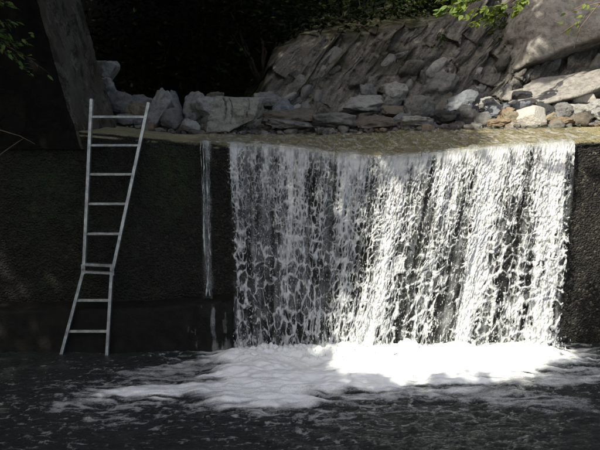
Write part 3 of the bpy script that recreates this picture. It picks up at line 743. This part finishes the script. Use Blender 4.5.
# left cluster, behind the ladder and the dry crest
ROCKS = [
 ((92, 61, 118, 84), 10.9, GREY, 11, 'squared pale grey block standing highest, behind the wing wall', dict(ang=.95, rough=.03, tilt=.05, shape=(1, 1, 1.1))),
 ((94, 78, 117, 106), 10.75, GREY, 12, 'pale stone directly under the squared block by the wing wall', dict(ang=.7)),
 ((107, 91, 131, 115), 10.35, MID, 13, 'rounded grey stone with a mossy dark face, seen above the top rung', dict(ang=.35)),
 ((122, 95, 152, 112), 10.75, MID, 14, 'low grey slab lying behind the tan stone near the ladder top', dict(ang=.8)),
 ((122, 102, 149, 122), 10.2, TAN, 15, 'tan stone seen between the ladder rails at the top rung', dict(ang=.6)),
 ((116, 114, 136, 126), 10.0, MID, 16, 'small grey stone just below the tan stone, on the crest', dict(ang=.6)),
 ((132, 117, 150, 127), 9.98, MID, 17, 'small flat grey stone on the crest beside the right ladder rail', dict(ang=.6)),
 ((146, 89, 171, 128), 10.1, GREY, 18, 'tall pale slab leaning right, just right of the ladder top', dict(ang=.9, tilt=.42, shape=(.5, .8, 1.25))),
 ((163, 91, 183, 125), 10.25, MID, 19, 'dark leaning slab that closes the stone arch from the right', dict(ang=.9, tilt=-.42, shape=(.42, .8, 1.25))),
 ((160, 108, 181, 129), 9.98, MID, 20, 'small angular stone inside the stone arch', dict(ang=.95)),
 ((182, 92, 206, 124), 10.25, GREY, 21, 'rounded pale boulder between the stone arch and the cracked boulder', dict(ang=.4)),
 ((190, 97, 220, 121), 10.05, GREY, 22, 'layered pale stone resting against the cracked boulder', dict(ang=.8, tilt=.35)),
 ((201, 92, 224, 106), 10.6, BROWN, 23, 'brownish stone peeping over the left end of the cracked boulder', dict(ang=.4)),
 ((178, 119, 200, 133), 9.85, GREY, 24, 'low wedge stone at the left foot of the cracked boulder', dict(ang=.85, tilt=-.3)),
 ((254, 92, 284, 110), 10.7, MID, 26, 'grey stone behind the right end of the cracked boulder', dict(ang=.7)),
 ((270, 98, 303, 124), 10.5, BLUE, 27, 'pale pointed stone standing alone right of the cracked boulder', dict(ang=.95, planes=[(.75, -.25, .65, .42), (-.75, -.25, .65, .42)])),
 ((262, 109, 318, 127), 10.25, BROWN, 28, 'long low brown slab below the pointed stone', dict(ang=.8)),
 ((262, 119, 312, 129), 10.0, MID, 29, 'thin flat grey slab at the water edge below the brown slab', dict(ang=.7)),
 # middle
 ((312, 113, 357, 128), 10.15, MID, 31, 'long grey slab at the water edge left of the undercut ledge', dict(ang=.8, tilt=-.1)),
 ((352, 117, 398, 129), 10.0, BROWN, 32, 'flat undercut brownish slab at the water edge mid stream', dict(ang=.85)),
 ((383, 82, 408, 107), 11.3, GREY, 33, 'pale rounded boulder set high in the grey slope, mid picture', dict(ang=.45)),
 ((360, 84, 378, 101), 11.4, MID, 34, 'small rounded stone high on the slope left of the pale boulder', dict(ang=.4)),
 ((336, 96, 384, 117), 11.0, GREY, 35, 'wide pale angular rock under the small rounded stone', dict(ang=.9)),
 ((382, 106, 414, 119), 10.5, BROWN, 36, 'brown arched slab below the pale rounded boulder', dict(ang=.6)),
 ((405, 96, 437, 121), 10.35, MID, 37, 'humped grey boulder resting above the flat pale-edged slab', dict(ang=.35)),
 ((402, 116, 439, 128), 9.98, GREY, 38, 'flat pale-edged slab at the water edge below the humped boulder', dict(ang=.85)),
 ((392, 113, 410, 123), 10.15, BLUE, 39, 'small bluish stone left of the flat pale-edged slab', dict(ang=.8)),
 ((434, 110, 460, 126), 10.1, DARK, 40, 'dark stone just right of the flat pale-edged slab', dict(ang=.7)),
 ((420, 70, 462, 105), 11.3, MID, 41, 'steep slanted grey rock above the humped boulder', dict(ang=.9, tilt=.6, shape=(.7, .8, 1.2))),
 ((446, 90, 481, 115), 10.6, BLUE, 42, 'blue grey wedge boulder with a smooth pale slanting face', dict(ang=.98, planes=[(-.45, -.6, .65, .4)])),
 ((455, 106, 480, 127), 10.15, DARK, 43, 'dark round-shouldered boulder below the blue grey wedge', dict(ang=.5)),
 ((474, 112, 492, 127), 10.05, MID, 44, 'small grey stone between the dark boulder and the rusty stones', dict(ang=.8)),
 # right pile
 ((480, 97, 503, 112), 10.6, GREY, 45, 'pale oblong stone halfway up the pile, right of the wedge boulder', dict(ang=.6, tilt=-.35)),
 ((486, 103, 513, 121), 10.3, BLUE, 46, 'slanting bluish slab above the rusty stones', dict(ang=.9, tilt=-.4)),
 ((498, 107, 514, 123), 10.05, RUST, 47, 'upright rusty tan stone in the pile left of the white rock', dict(ang=.6, tilt=.4, shape=(.7, .8, 1.2))),
 ((502, 111, 525, 126), 9.98, TAN, 48, 'tan striped stone touching the left side of the white rock', dict(ang=.6)),
 ((488, 118, 511, 127), 9.93, RUST, 49, 'low rusty stone at the water edge, front of the pile', dict(ang=.6)),
 ((511, 91, 532, 110), 10.55, DARK, 50, 'dark upright stone behind the blue grey rounded stone', dict(ang=.7)),
 ((513, 101, 531, 118), 10.25, BLUE, 51, 'blue grey rounded stone behind the white rock', dict(ang=.5)),
 ((516, 106, 548, 126), 9.95, WHITE, 52, 'bright white wedge rock at the water edge in full sun', dict(ang=.98, rough=.02, planes=[(-.55, -.35, .75, .35), (.7, -.55, .45, .5)])),
 ((538, 102, 560, 119), 10.2, DARK, 53, 'dark low stone right behind the white rock', dict(ang=.5)),
 ((545, 112, 560, 125), 9.98, TAN, 54, 'small yellow brown stone right of the white rock', dict(ang=.5)),
 ((553, 102, 580, 120), 10.2, MID, 55, 'smooth grey stone below the black wet boulder', dict(ang=.4)),
 ((556, 88, 584, 110), 10.45, DARK, 56, 'black wet boulder on top of the right pile', dict(ang=.7)),
 ((574, 93, 596, 108), 10.35, WHITE, 57, 'pale trapezoid rock beside the black wet boulder', dict(ang=.97, rough=.02)),
 ((570, 104, 592, 117), 10.15, GREY, 58, 'grey stone under the pale trapezoid rock', dict(ang=.6)),
 ((585, 97, 622, 124), 10.05, GREY, 59, 'large pale boulder cut off by the right picture edge', dict(ang=.5, tilt=-.5)),
 ((572, 111, 594, 126), 9.97, BROWN, 60, 'mottled dark stone left of the boulder at the right edge', dict(ang=.8)),
 ((554, 117, 577, 125), 9.93, RUST, 61, 'flat pale reddish stone at the water edge near the right', dict(ang=.6)),
]
for box, Y, mat, seed, lab, kw in ROCKS:
    put_rock('boulder', box, Y, mat, seed, lab, 'boulder', 'boulders along the stream bed', sub=5 if box[2] - box[0] > 22 else 4, **kw)
# cracked block, with its deep cracks cut in the surface
P, F = rock_shape(25, 6, ang=1.0, rough=.05, npl=6, planes=[(.05, 0, 1, .50), (.1, -1, .25, .55), (-1, -.3, .1, .75), (1, -.3, .2, .72)], shape=(1.75, 1, 1))
px_ = P[:, 0] + .05 * fbm(P[:, 2] * 6, P[:, 1] * 3, 0, 4, 4)
for cx_, wd, dp in ((-.30, .006, .05), (-.09, .008, .09), (.0, .006, .06), (.22, .007, .06)):
    lx = cx_ + .10 * (P[:, 2]) * (1 if cx_ > 0 else -.4)
    k = np.exp(-((px_ - lx) / wd) ** 2) * sstep(-.45, .1, P[:, 2] + .25 * vnoise(P[:, 2] * 6, cx_ * 40 + 0 * P[:, 2]))
    P[:, 1] += dp * k * (P[:, 1] < 0); P[:, 2] -= .025 * k * (P[:, 2] > .2)
c = at(231, 114.5, 10.1); P = P * np.array([.82, .55, .44])
o = link('boulder', mesh_np('cracked_boulder', P, F), MOSSY, None, c + np.array([0, .12, 0]))
tag(o, 'large blocky pale boulder with dark vertical cracks beside the crest', 'boulder', 'boulders along the stream bed')

# the huge smooth boulder at the upper right with its undercut
P, F = rock_shape(71, 6, ang=.93, rough=.05, npl=5, planes=[(.42, -.35, -.83, .36), (-.78, -.45, .3, .62), (-.3, -.95, .25, .55), (.1, -.8, .6, .62)], shape=(1.5, 1.1, 1.25))
c = at(604, 10, 11.9)
P = P * np.array([2.95, 2.2, 2.25])
o = link('boulder', mesh_np('huge_boulder', P, F), BIGR, None, c)
tag(o, 'huge smooth grey boulder overhanging a dark gap at the upper right', 'boulder')

put_rock('boulder', (508, 64, 650, 120), 10.35, BIGR, 72, 'sunlit pale slanting slab under the huge overhanging boulder', 'boulder', dep=.55, sub=5, ang=.95, rough=.085, npl=7, planes=[(-.45, -.5, .75, .33)], tilt=-.25, shape=(1.5, 1, .7))

# rock pieces sticking out of the cliff face (parts of the cliff)
rg = np.random.default_rng(8)
protos = []
for i in range(7):
    P, F = rock_shape(900 + i, 3, ang=.95, rough=.05, tilt=.7 + .15 * rg.normal(), shape=(.55, .8, 1.3))
    protos.append(mesh_np('rock_slab', P, F)); protos[-1].materials.append((M_CLIFF, MID, M_CLIFF, GREY, M_CLIFF, MID, M_CLIFF)[i])
for i in range(210):
    ii = int(rg.integers(40, 250) if i % 2 else rg.integers(35, 130)); jj = int(rg.integers(60, 490))
    p = cliffV[ii, jj]
    o = link('rock_slab', protos[i % 7], None, cliff, p + np.array([0, .04, 0]))
    s = rg.uniform(.10, .34); o.scale = (s * rg.uniform(.8, 1.3), s * rg.uniform(.6, 1), s * rg.uniform(.7, 1.2)); o.rotation_euler = (rg.normal(0, .2), rg.normal(0, .25), rg.normal(0, .4))

# rubble filling the gaps of the pile
rg = np.random.default_rng(18)
vs = []; o_ = 0
def bed_z(X, Y):
    zt = np.where(Y < YB, 2.1, 2.1 + .5 * np.clip(Y - 10.0 - np.interp(X, [-1, 0, 1.5, 4, 7], [1.9, 1.6, .7, .15, 0]), 0, 1))
    return np.maximum(zt, BZ(X) - .04)
for i in range(900):
    X = rg.uniform(-2.6, 4.6); Y = rg.uniform(9.85, 10.9)
    P, F = rock_shape(2000 + i % 24, 3, ang=1.0, rough=.06)
    s = min(rg.gamma(1.8, .022) + .015, .15)
    ca, sa = math.cos(i), math.sin(i)
    P = P * np.array([s * 1.3, s, s * .75]); P = np.stack([P[:, 0] * ca - P[:, 1] * sa, P[:, 0] * sa + P[:, 1] * ca, P[:, 2]], -1)
    vs.append((P + np.array([X, Y, float(bed_z(X, Y)) + s * .15]), F))
V, F = join_vf(vs)
t = NT('mixed_rubble'); cc = t.coord(); vv = t.vor(cc, 7); sp_ = t.n('ShaderNodeSeparateColor'); t.l(vv.outputs['Color'], sp_.inputs[0])
col = t.ramp(sp_.outputs[0], [(0, (.07, .068, .062)), (.4, (.18, .175, .16)), (.7, (.25, .235, .2)), (.86, (.22, .15, .09)), (1, (.42, .4, .36))])
n_ = t.noise(cc, 40, 6, .7)
M_RUB = t.done(t.pbr(t.mix(t.ramp(n_, [(.3, .6), (.6, 0)]), col, (.06, .055, .045)), .8, t.bump(n_, .8, .015), .4))
tag(link('rubble', mesh_np('rubble', V, F), M_RUB), 'loose grey stones filling the gaps between the boulders', kind='stuff')

# ================================================================== LADDER
lad_lo, lad_hi = 8.18, 8.415
def lad(px, py):                       # meet the pixel ray with the leaning ladder plane
    Y = 8.3
    for _ in range(20):
        z = at(px, py, Y)[2]; Y = lad_lo + (lad_hi - lad_lo) * z / 2.33
    return at(px, py, Y)
ld = empty('ladder', lad(85, 352)); tag(ld, 'silver aluminium folding ladder opened straight against the dark dam wall', 'ladder')
def bar(p, q, wdt, thk, normal, bev=.003):
    p, q = np.asarray(p, float), np.asarray(q, float); t = q - p; L = np.linalg.norm(t); t /= L
    nrm = normal - t * np.dot(normal, t); nrm /= np.linalg.norm(nrm); sd_ = np.cross(t, nrm)
    bm = bmesh.new(); bmesh.ops.create_cube(bm, size=1)
    bmesh.ops.scale(bm, vec=(wdt, thk, L), verts=bm.verts); bmesh.ops.bevel(bm, geom=bm.edges[:], offset=bev, segments=2, affect='EDGES')
    M = Matrix(((sd_[0], nrm[0], t[0]), (sd_[1], nrm[1], t[1]), (sd_[2], nrm[2], t[2])))
    for v in bm.verts:
        v.co = M @ v.co + Vector((p + q) / 2)
    me = bpy.data.meshes.new('bar'); bm.to_mesh(me); bm.free(); return me
ln_ = np.array([0, -1, -.1])
tl0, tl1, tr0, tr1 = lad(92.0, 98.5), lad(84.3, 266.5), lad(149, 102), lad(113.5, 268)
bl0, bl1, br0, br1 = lad(83.8, 270.5), lad(59, 364), lad(112, 272), lad(106.6, 367)
for a, b in ((tl0, tl1), (tr0, tr1), (bl0, bl1), (br0, br1)):
    rail = child('side_rail', bar(a, b, .030, .058, ln_), M_ALU, ld)
    # the rail's channel lips
    d = (b - a) / np.linalg.norm(b - a)
    for s in (-1, 1):
        off = np.array([s * .0115, -.032, -.003])
        m = bar(a + off, b + off, .007, .012, ln_, .0015); ch_ = link('rail_lip', m, M_ALU, rail)
lerp = lambda a, b, t_: a + (b - a) * t_
def rung(a0, a1, b0, b1, ya):
    def meet(p, q):
        lo, hi = 0., 1.
        for _ in range(40):
            mid_ = (lo + hi) / 2
            if to_px(lerp(p, q, mid_))[1] < ya: lo = mid_
            else: hi = mid_
        return lerp(p, q, lo)
    p, q = meet(a0, a1), meet(b0, b1)
    r_ = child('rung', bar(p, q, .015, .046, np.array([0, -1, 0.0])), M_ALU, ld)
    for k in (-1, 1):
        g_ = link('tread_ridge', bar(p + np.array([.02, .012 * k, .010]), q + np.array([-.02, .012 * k, .010]), .006, .006, np.array([0, 0, 1.]), .001), M_ALU, r_)
rv_V, rv_F = rock_shape(3, 2, ang=.0, rough=.0); RIV = mesh_np('rivet', rv_V * np.array([.011, .006, .011]), rv_F); RIV.materials.append(M_ALU)
_rung = rung
def rung(a0, a1, b0, b1, ya):
    _rung(a0, a1, b0, b1, ya)
    for p, q in ((a0, a1), (b0, b1)):
        k = min(max((ya - to_px(p)[1]) / (to_px(q)[1] - to_px(p)[1]), 0), 1)
        o = link('rivet', RIV, None, ld); o.location = lerp(p, q, k) + np.array([0, -.031, 0]) - np.array(ld.location)
for ya in (117, 145.5, 174.5, 204, 234): rung(tl0, tl1, tr0, tr1, ya)
for ya in (300.5, 331.5): rung(bl0, bl1, br0, br1, ya)
child('hinge_bar', bar(tl1 + np.array([0, 0, .025]), tr1 + np.array([0, 0, .025]), .026, .05, np.array([0, -1, 0.])), M_ALU, ld)
child('hinge_bar', bar(bl0 + np.array([0, 0, -.012]), br0 + np.array([0, 0, -.012]), .022, .05, np.array([0, -1, 0.])), M_ALU, ld)
for p, q in ((tl1, bl0), (tr1, br0)):
    m_ = (p + q) / 2
    hp = child('hinge', bar(m_ + np.array([0, -.034, .05]), m_ + np.array([0, -.034, -.05]), .042, .01, ln_), M_ALU, ld)
    V, F = tube([m_ + np.array([0, -.05, 0]), m_ + np.array([0, -.03, 0])], .012, 10); V = np.concatenate([V, [m_ + np.array([0, -.05, 0])]]); 
    F = np.concatenate([F, [[k, len(V) - 1, len(V) - 1, (k + 1) % 10] for k in range(10)]])
    link('pivot_pin', mesh_np('pivot_pin', V, F[:10]), M_PLASTIC, hp)
for p, d in ((tl0, tl1), (tr0, tr1)):
    t_ = (p - d) / np.linalg.norm(p - d)
    child('end_cap', bar(p - t_ * .005, p + t_ * .022, .040, .064, ln_), M_PLASTIC, ld)

# ================================================================== VEGETATION
def leaf_cloud(C, size, rg, up=.5, aspect=.55):
    """pointed four-sided leaves, folded along the midrib: 4 verts, 2 tris each"""
    n = len(C); d = rg.normal(size=(n, 3)); d[:, 2] *= .5; d /= np.linalg.norm(d, axis=1)[:, None]
    nn = rg.normal(size=(n, 3)); nn[:, 2] += up * 2; b = np.cross(nn, d); b /= np.linalg.norm(b, axis=1)[:, None]; nn = np.cross(d, b)
    s = (size * rg.uniform(.6, 1.3, n))[:, None]
    p0 = C; p1 = C + d * s * .5 + b * s * aspect * .5 + nn * s * .08; p2 = C + d * s; p3 = C + d * s * .5 - b * s * aspect * .5 + nn * s * .08
    V = np.stack([p0, p1, p2, p3], 1).reshape(-1, 3)
    i = np.arange(n)[:, None] * 4
    F = np.concatenate([i + np.array([[0, 1, 2]]), i + np.array([[0, 2, 3]])])
    return V, F
def limb(p, q, r0, r1, rg, n=9, wob=.06):
    p, q = np.array(p, float), np.array(q, float); L = np.linalg.norm(q - p)
    pts = [p + (q - p) * t_ + (rg.normal(size=3) * wob * L * math.sin(math.pi * t_) * .5) for t_ in np.linspace(0, 1, n)]
    return tube(pts, np.linspace(r0, r1, n), 8)
def lit_mask(P):
    """where the photograph shows sun: parts of the fall, foam, crest and right bank"""
    px, py = to_px(P)
    m = in_poly(px, py, [(455, 143), (505, 121), (660, 112), (660, 268), (588, 270), (584, 340), (604, 352), (568, 374), (520, 392), (340, 398), (322, 370), (325, 330), (345, 260), (372, 200), (395, 160)])
    m |= in_poly(px, py, [(505, 122), (512, 108), (540, 104), (560, 84), (590, 70), (660, 40), (660, 124)])
    m |= in_poly(px, py, [(478, 88), (500, 64), (535, 52), (540, 70), (515, 82), (498, 94)])
    m |= in_poly(px, py, [(582, 45), (592, 28), (640, 14), (640, 34)]) | in_poly(px, py, [(522, 46), (540, 24), (550, 28), (534, 52)])
    m |= in_poly(px, py, [(528, 60), (545, 20), (562, -4), (660, -14), (660, 40), (585, 55), (548, 78)]) & (vnoise(px / 9., py / 7., 0, 5) > -.12)
    m |= in_poly(px, py, [(425, 60), (455, 42), (470, 48), (440, 66)])
    return m
def sun_hit(P):
    s = -SUN; best = np.full(len(P), 1e9)
    def use(t, ok):
        nonlocal best
        best = np.where(ok & (t > 0) & (t < best), t, best)
    t = -P[:, 2] / s[2]; H = P + t[:, None] * s; use(t, H[:, 1] < 8.3)
    t = (8.25 - P[:, 1]) / s[1]; H = P + t[:, None] * s; use(t, (H[:, 2] > 0) & (H[:, 2] < 2.12))
    t = (2.15 - P[:, 2]) / s[2]; H = P + t[:, None] * s; use(t, (H[:, 1] > 8.25) & (H[:, 1] < 10.1))
    den = s[1] - s[2] / .75; t = (10.1 + (P[:, 2] - 2.15) / .75 - P[:, 1]) / den; H = P + t[:, None] * s; use(t, H[:, 2] > 2.15)
    return P + best[:, None] * s, best < 1e8
def filter_lit(C, rg, extra=()):
    H, ok = sun_hit(C)
    j = rg.normal(0, .05, H.shape); j2 = .18 * np.stack([fbm(H[:, 0] / .5, H[:, 1] / .5 + H[:, 2] / .5, 0, 3, 81), 0 * H[:, 0], fbm(H[:, 0] / .5, H[:, 1] / .5 + H[:, 2] / .5, 0, 3, 82)], -1)
    drop = ok & lit_mask(H + j + j2)
    for p, rad in extra:
        v = C - np.asarray(p); t = v @ SUN; dd_ = np.linalg.norm(v - t[:, None] * SUN, axis=1); drop |= (dd_ < rad) & (t > 0)
    return C[~drop]
BR_MAIN = at(485, 10, 9.7)
def tree(base, top, crown_c, crown_r, nleaf, leaf, seed, label, mat=M_LEAF, name='broadleaf_tree', group=None, trunk_r=.22, filt=True, limbs=9):
    rg = np.random.default_rng(seed); base = np.array(base, float); top = np.array(top, float); crown_c = np.array(crown_c, float); crown_r = np.array(crown_r, float)
    root = empty(name, base)
    parts = [limb(base - np.array([0, 0, .3]), top, trunk_r, trunk_r * .45, rg, 14, .04)]
    cl = []
    for k in range(limbs):
        d = rg.normal(size=3); d /= np.linalg.norm(d); e = crown_c + d * crown_r * rg.uniform(.55, .9)
        st_ = base + (top - base) * rg.uniform(.6, 1.0)
        if filt and k > 0:
            q_ = st_ + (e - st_) * np.linspace(0, 1, 12)[:, None]; H_, ok_ = sun_hit(q_)
            if (ok_ & lit_mask(H_)).any(): continue
        parts.append(limb(st_, e, trunk_r * .3, .015, rg, 9, .08)); cl.append(e)
    V, F = join_vf(parts); child('trunk', mesh_np('trunk', V, F), M_BARK, root)
    # clumps of leaves around limb ends and through the volume
    nc = max(40, nleaf // 45)
    d = rg.normal(size=(nc, 3)); d /= np.linalg.norm(d, axis=1)[:, None]
    cc_ = crown_c + d * crown_r * (rg.uniform(0, 1, nc) ** .4)[:, None]
    cc_[:len(cl)] = cl[:nc]
    C = (cc_[rg.integers(0, nc, nleaf)] + rg.normal(0, 1, (nleaf, 3)) * np.array([.34, .34, .2]) * (crown_r.mean() / 3.0 + .4))
    if filt: C = filter_lit(C, rg, [(BR_MAIN, .62), (BR_MAIN + np.array([-.45, 0, 0]), .45), (BR_MAIN + np.array([1.2, 0, .1]), .35)])  # unseen crowns shaped for their shade: leaves culled to leave sunlit gaps
    V, F = leaf_cloud(C, leaf, rg); child('crown', mesh_np('crown', V, F, False), mat, root)
    tag(root, label, 'tree', group); return root
GRP = 'trees shading the gorge'
CANOPY = [
 ((-6.8, 4.5, 1.6), (-5.4, 4.0, 7.6), (-4.6, 3.6, 8.4), (3.4, 3.2, 1.7), 17000, 'tall broadleaf tree on the left bank beside the pool'),
 ((-7.6, .2, 2.4), (-6.4, -.2, 8.2), (-5.6, -.6, 8.8), (3.6, 3.2, 1.7), 17000, 'tall broadleaf tree on the left bank a little downstream'),
 ((-7.4, 7.8, 3.6), (-6.6, 8.0, 8.6), (-5.6, 7.8, 9.0), (3.2, 3.0, 1.8), 14000, 'tall broadleaf tree above the wing wall'),
 ((-6.6, -4.0, 1.8), (-4.2, -3.0, 8.0), (-2.6, -2.2, 8.8), (3.6, 3.0, 1.6), 15000, 'tall broadleaf tree farthest downstream on the left bank'),
 ((-5.2, 1.6, .6), (-2.8, 1.6, 7.2), (-1.0, 1.6, 8.0), (3.0, 3.0, 1.4), 15000, 'tall leaning tree reaching over the pool'),
 ((-5.4, 12.5, 3.2), (-4.6, 12.3, 7.0), (-4.4, 13.0, 7.8), (3.2, 2.6, 1.7), 10000, 'dark tree overhanging the shaded stream bed'),
 ((.6, 16.6, 4.0), (.6, 15.6, 7.5), (.6, 15.2, 8.0), (3.6, 2.2, 1.9), 10000, 'dark tree leaning out above the rock slope'),
 ((5.2, 15.4, 6.0), (5.0, 14.8, 9.0), (4.6, 14.2, 9.2), (3.4, 2.6, 1.8), 12000, 'dark tree above the huge boulder'),
 ((-6.2, 6.4, 1.8), (-4.0, 6.4, 8.2), (-2.2, 6.2, 9.2), (3.0, 2.6, 1.3), 15000, 'tall tree leaning out over the dam crest'),
 ((8.2, 3.2, 1.8), (3.2, 5.0, 9.6), (.9, 5.6, 10.2), (2.8, 2.6, 1.2), 13000, 'very tall tree arching high over the waterfall'),
 ((-6.4, 16.0, 5.0), (-5.6, 15.4, 8.6), (-5.0, 14.6, 9.2), (3.6, 3.0, 1.8), 12000, 'dark tree at the head of the shaded hollow'),
 ((-2.6, 17.4, 5.0), (-2.6, 16.4, 8.6), (-2.4, 15.4, 9.0), (3.4, 3.0, 1.8), 12000, 'dark tree closing the view upstream'),
 ((8.6, 6.0, 3.4), (8.0, 6.0, 8.0), (7.2, 6.0, 8.6), (3.0, 3.6, 2.2), 12000, 'tall broadleaf tree on the right bank'),
]
for i, (b, tp, cc_, cr_, n_, lab) in enumerate(CANOPY):
    b = (b[0], b[1], float(ground_z(np.array(b[0]), np.array(b[1]))))
    tree(b, tp, cc_, cr_, n_, .19, 40 + i, lab, group=GRP)

# dim shrubs against the back of the gorge
SHR = [((140, 40), 15.0, 1.3, 'dim shrub left of the dark gap behind the squared block'),
       ((200, 30), 15.5, 1.2, 'dim shrub in the dark hollow above the stone arch'),
       ((265, 14), 14.4, .9, 'dim leafy shrub at the top above the left end of the rock slope'),
       ((340, 12), 14.2, .8, 'dim shrub with a few lit leaves at the top centre'),
       ((400, 10), 14.0, .9, 'dim shrub above the middle of the rock slope'),
       ((455, 30), 13.2, .45, 'small shrub on the slanting rock rib left of the huge boulder'),
       ((500, 42), 12.2, .34, 'grassy tuft hanging beside the huge boulder'),
       ((440, 58), 12.2, .18, 'tiny green plant on the grey slope below the sunlit leaves')]
for i, ((a, b), Y, r_, lab) in enumerate(SHR):
    rg = np.random.default_rng(300 + i); c = at(a, b, Y); base = c + np.array([0, .1, -r_ * .9])
    root = empty('shrub', base); root_parts = [limb(base + np.array([0, .1, -.5]), c + rg.normal(0, .4, 3) * r_, .02 + .02 * r_, .006, rg, 7) for _ in range(6)]
    V, F = join_vf(root_parts); child('stem', mesh_np('stem', V, F), M_BARK, root)
    n_ = int(1600 * r_ + 500); d = rg.normal(size=(n_, 3)); d /= np.linalg.norm(d, axis=1)[:, None]
    cl = c + rg.normal(0, .55, (30, 3)) * r_
    C = cl[rg.integers(0, 30, n_)] + rg.normal(0, .22, (n_, 3)) * r_
    V, F = leaf_cloud(C, .07 + .05 * r_, rg); child('foliage', mesh_np('foliage', V, F, False), M_LEAF_D if i < 5 else M_LEAF, root)  # dim shrubs take the darker leaf copy, deep shade put into its colour
    tag(root, lab, 'shrub', 'shrubs at the back of the gorge')

# leafy branches with single leaves
def leaf_mesh(L, wd, name='leaf'):
    xs_ = [0, .12, .35, .6, .82, 1.0]; ws = [.04, .35, .5, .42, .2, 0.01]
    V = []; F = []
    for a, b in zip(xs_, ws):
        V += [(a * L, -b * wd, .10 * b * wd - .12 * L * a * a), (a * L, 0, -.12 * L * a * a - .02 * wd), (a * L, b * wd, .10 * b * wd - .12 * L * a * a)]
    for i in range(5):
        k = i * 3; F += [(k, k + 1, k + 4, k + 3), (k + 1, k + 2, k + 5, k + 4)]
    return mesh_np(name, np.array(V), np.array(F))
def branch(pix, Y, label, leafdata, mat, seed, r0=.012, spread=.12, n_leaf=60, zdir=-1.0, wood=M_BARK):
    """pix: list of polylines (photo pixels, first the main stem); leaves sit along all of them"""
    rg = np.random.default_rng(seed)
    lines = [np.array([at(a, b, Y + dy) for a, b, dy in ln]) for ln in pix]
    root = empty('overhanging_branch', lines[0][0])
    for k, ln in enumerate(lines):
        V, F = tube(ln, np.linspace(r0 if k == 0 else r0 * .55, .002, len(ln)), 6); child('twig', mesh_np('twig', V, F), wood, root)
    mes = [leaf_mesh(*leafdata), leaf_mesh(leafdata[0] * .8, leafdata[1] * .85)]
    for m_ in mes: m_.materials.append(mat)
    for i in range(n_leaf):
        ln = lines[int(rg.integers(0, len(lines)))]; t_ = rg.uniform(.25, 1) * (len(ln) - 1); k = min(int(t_), len(ln) - 2)
        p = ln[k] + (ln[k + 1] - ln[k]) * (t_ - k); d = ln[k + 1] - ln[k]; d /= np.linalg.norm(d)
        o = link('leaf', mes[i % 2], None, root); o.location = p - lines[0][0] + rg.normal(0, spread * .12, 3)
        yaw = math.atan2(d[1], d[0]) + rg.choice([-1, 1]) * rg.uniform(.4, 1.2)
        o.rotation_euler = (rg.normal(0, .45), rg.uniform(-.15, .8), yaw); s = rg.uniform(.7, 1.2); o.scale = (s, s, s)
    tag(root, label, 'branch'); return root
branch([[(565, -45, .5), (535, -15, .2), (512, 2, 0), (492, 14, -.1), (470, 25, -.2)], [(525, -8, .1), (503, 6, -.1), (482, 8, -.2), (464, 18, -.3)], [(515, -8, 0), (475, -2, -.1), (452, 6, -.2), (440, 12, -.2)],
        [(475, -2, 0), (462, 8, 0), (456, 17, 0)], [(530, -10, .1), (524, 2, 0), (516, 14, 0)], [(510, 2, 0), (500, 14, 0), (484, 20, -.1)], [(500, -6, 0), (470, -3, 0), (438, -2, 0)]], 9.7,
       'sunlit leafy branch hanging in at the top right of centre', (.12, .058), M_LEAF_B, 5, n_leaf=260)
branch([[(660, -40, .4), (625, -15, .2), (598, 5, 0), (580, 28, -.05), (574, 48, -.1)], [(610, -5, .1), (588, 2, 0), (566, 14, 0), (563, 26, 0)], [(600, 3, 0), (585, 6, 0), (572, 12, 0)], [(590, 12, 0), (578, 22, 0), (560, 34, 0)]], 9.3,
       'bare brown twig with a few green leaves at the upper right', (.10, .045), M_LEAF_B, 6, r0=.010, n_leaf=17, wood=M_TWIG)
branch([[(-60, -10, .2), (-20, 20, .1), (5, 45, 0), (28, 58, -.05), (50, 74, -.1)], [(-30, -25, 0), (-5, -2, 0), (14, 6, 0)], [(-30, 10, 0), (0, 22, 0), (18, 24, 0)], [(-5, 38, 0), (15, 44, 0), (34, 36, 0)], [(-30, 30, 0), (5, 52, 0), (30, 72, 0)], [(-40, 0, 0), (-10, 28, 0), (10, 36, 0)]], 7.2,
       'green leafy branch hanging in at the upper left corner', (.075, .03), M_LEAF_B, 7, r0=.009, n_leaf=150)
# bare twig at the left edge
root = empty('bare_twig', at(-20, 128, 7.9))
for ln in ([(-25, 127, 0), (0, 130, 0), (20, 136, 0), (35, 144, 0)], [(-25, 162, 0), (-2, 156, 0), (12, 146, 0), (24, 138, 0)]):
    P = np.array([at(a, b, 7.9) for a, b, _ in ln]); V, F = tube(P, np.linspace(.007, .002, len(P)), 6); child('twig', mesh_np('twig', V, F), M_TWIG, root)
tag(root, 'thin bare forked twig against the dark wall at the left edge', 'twig')
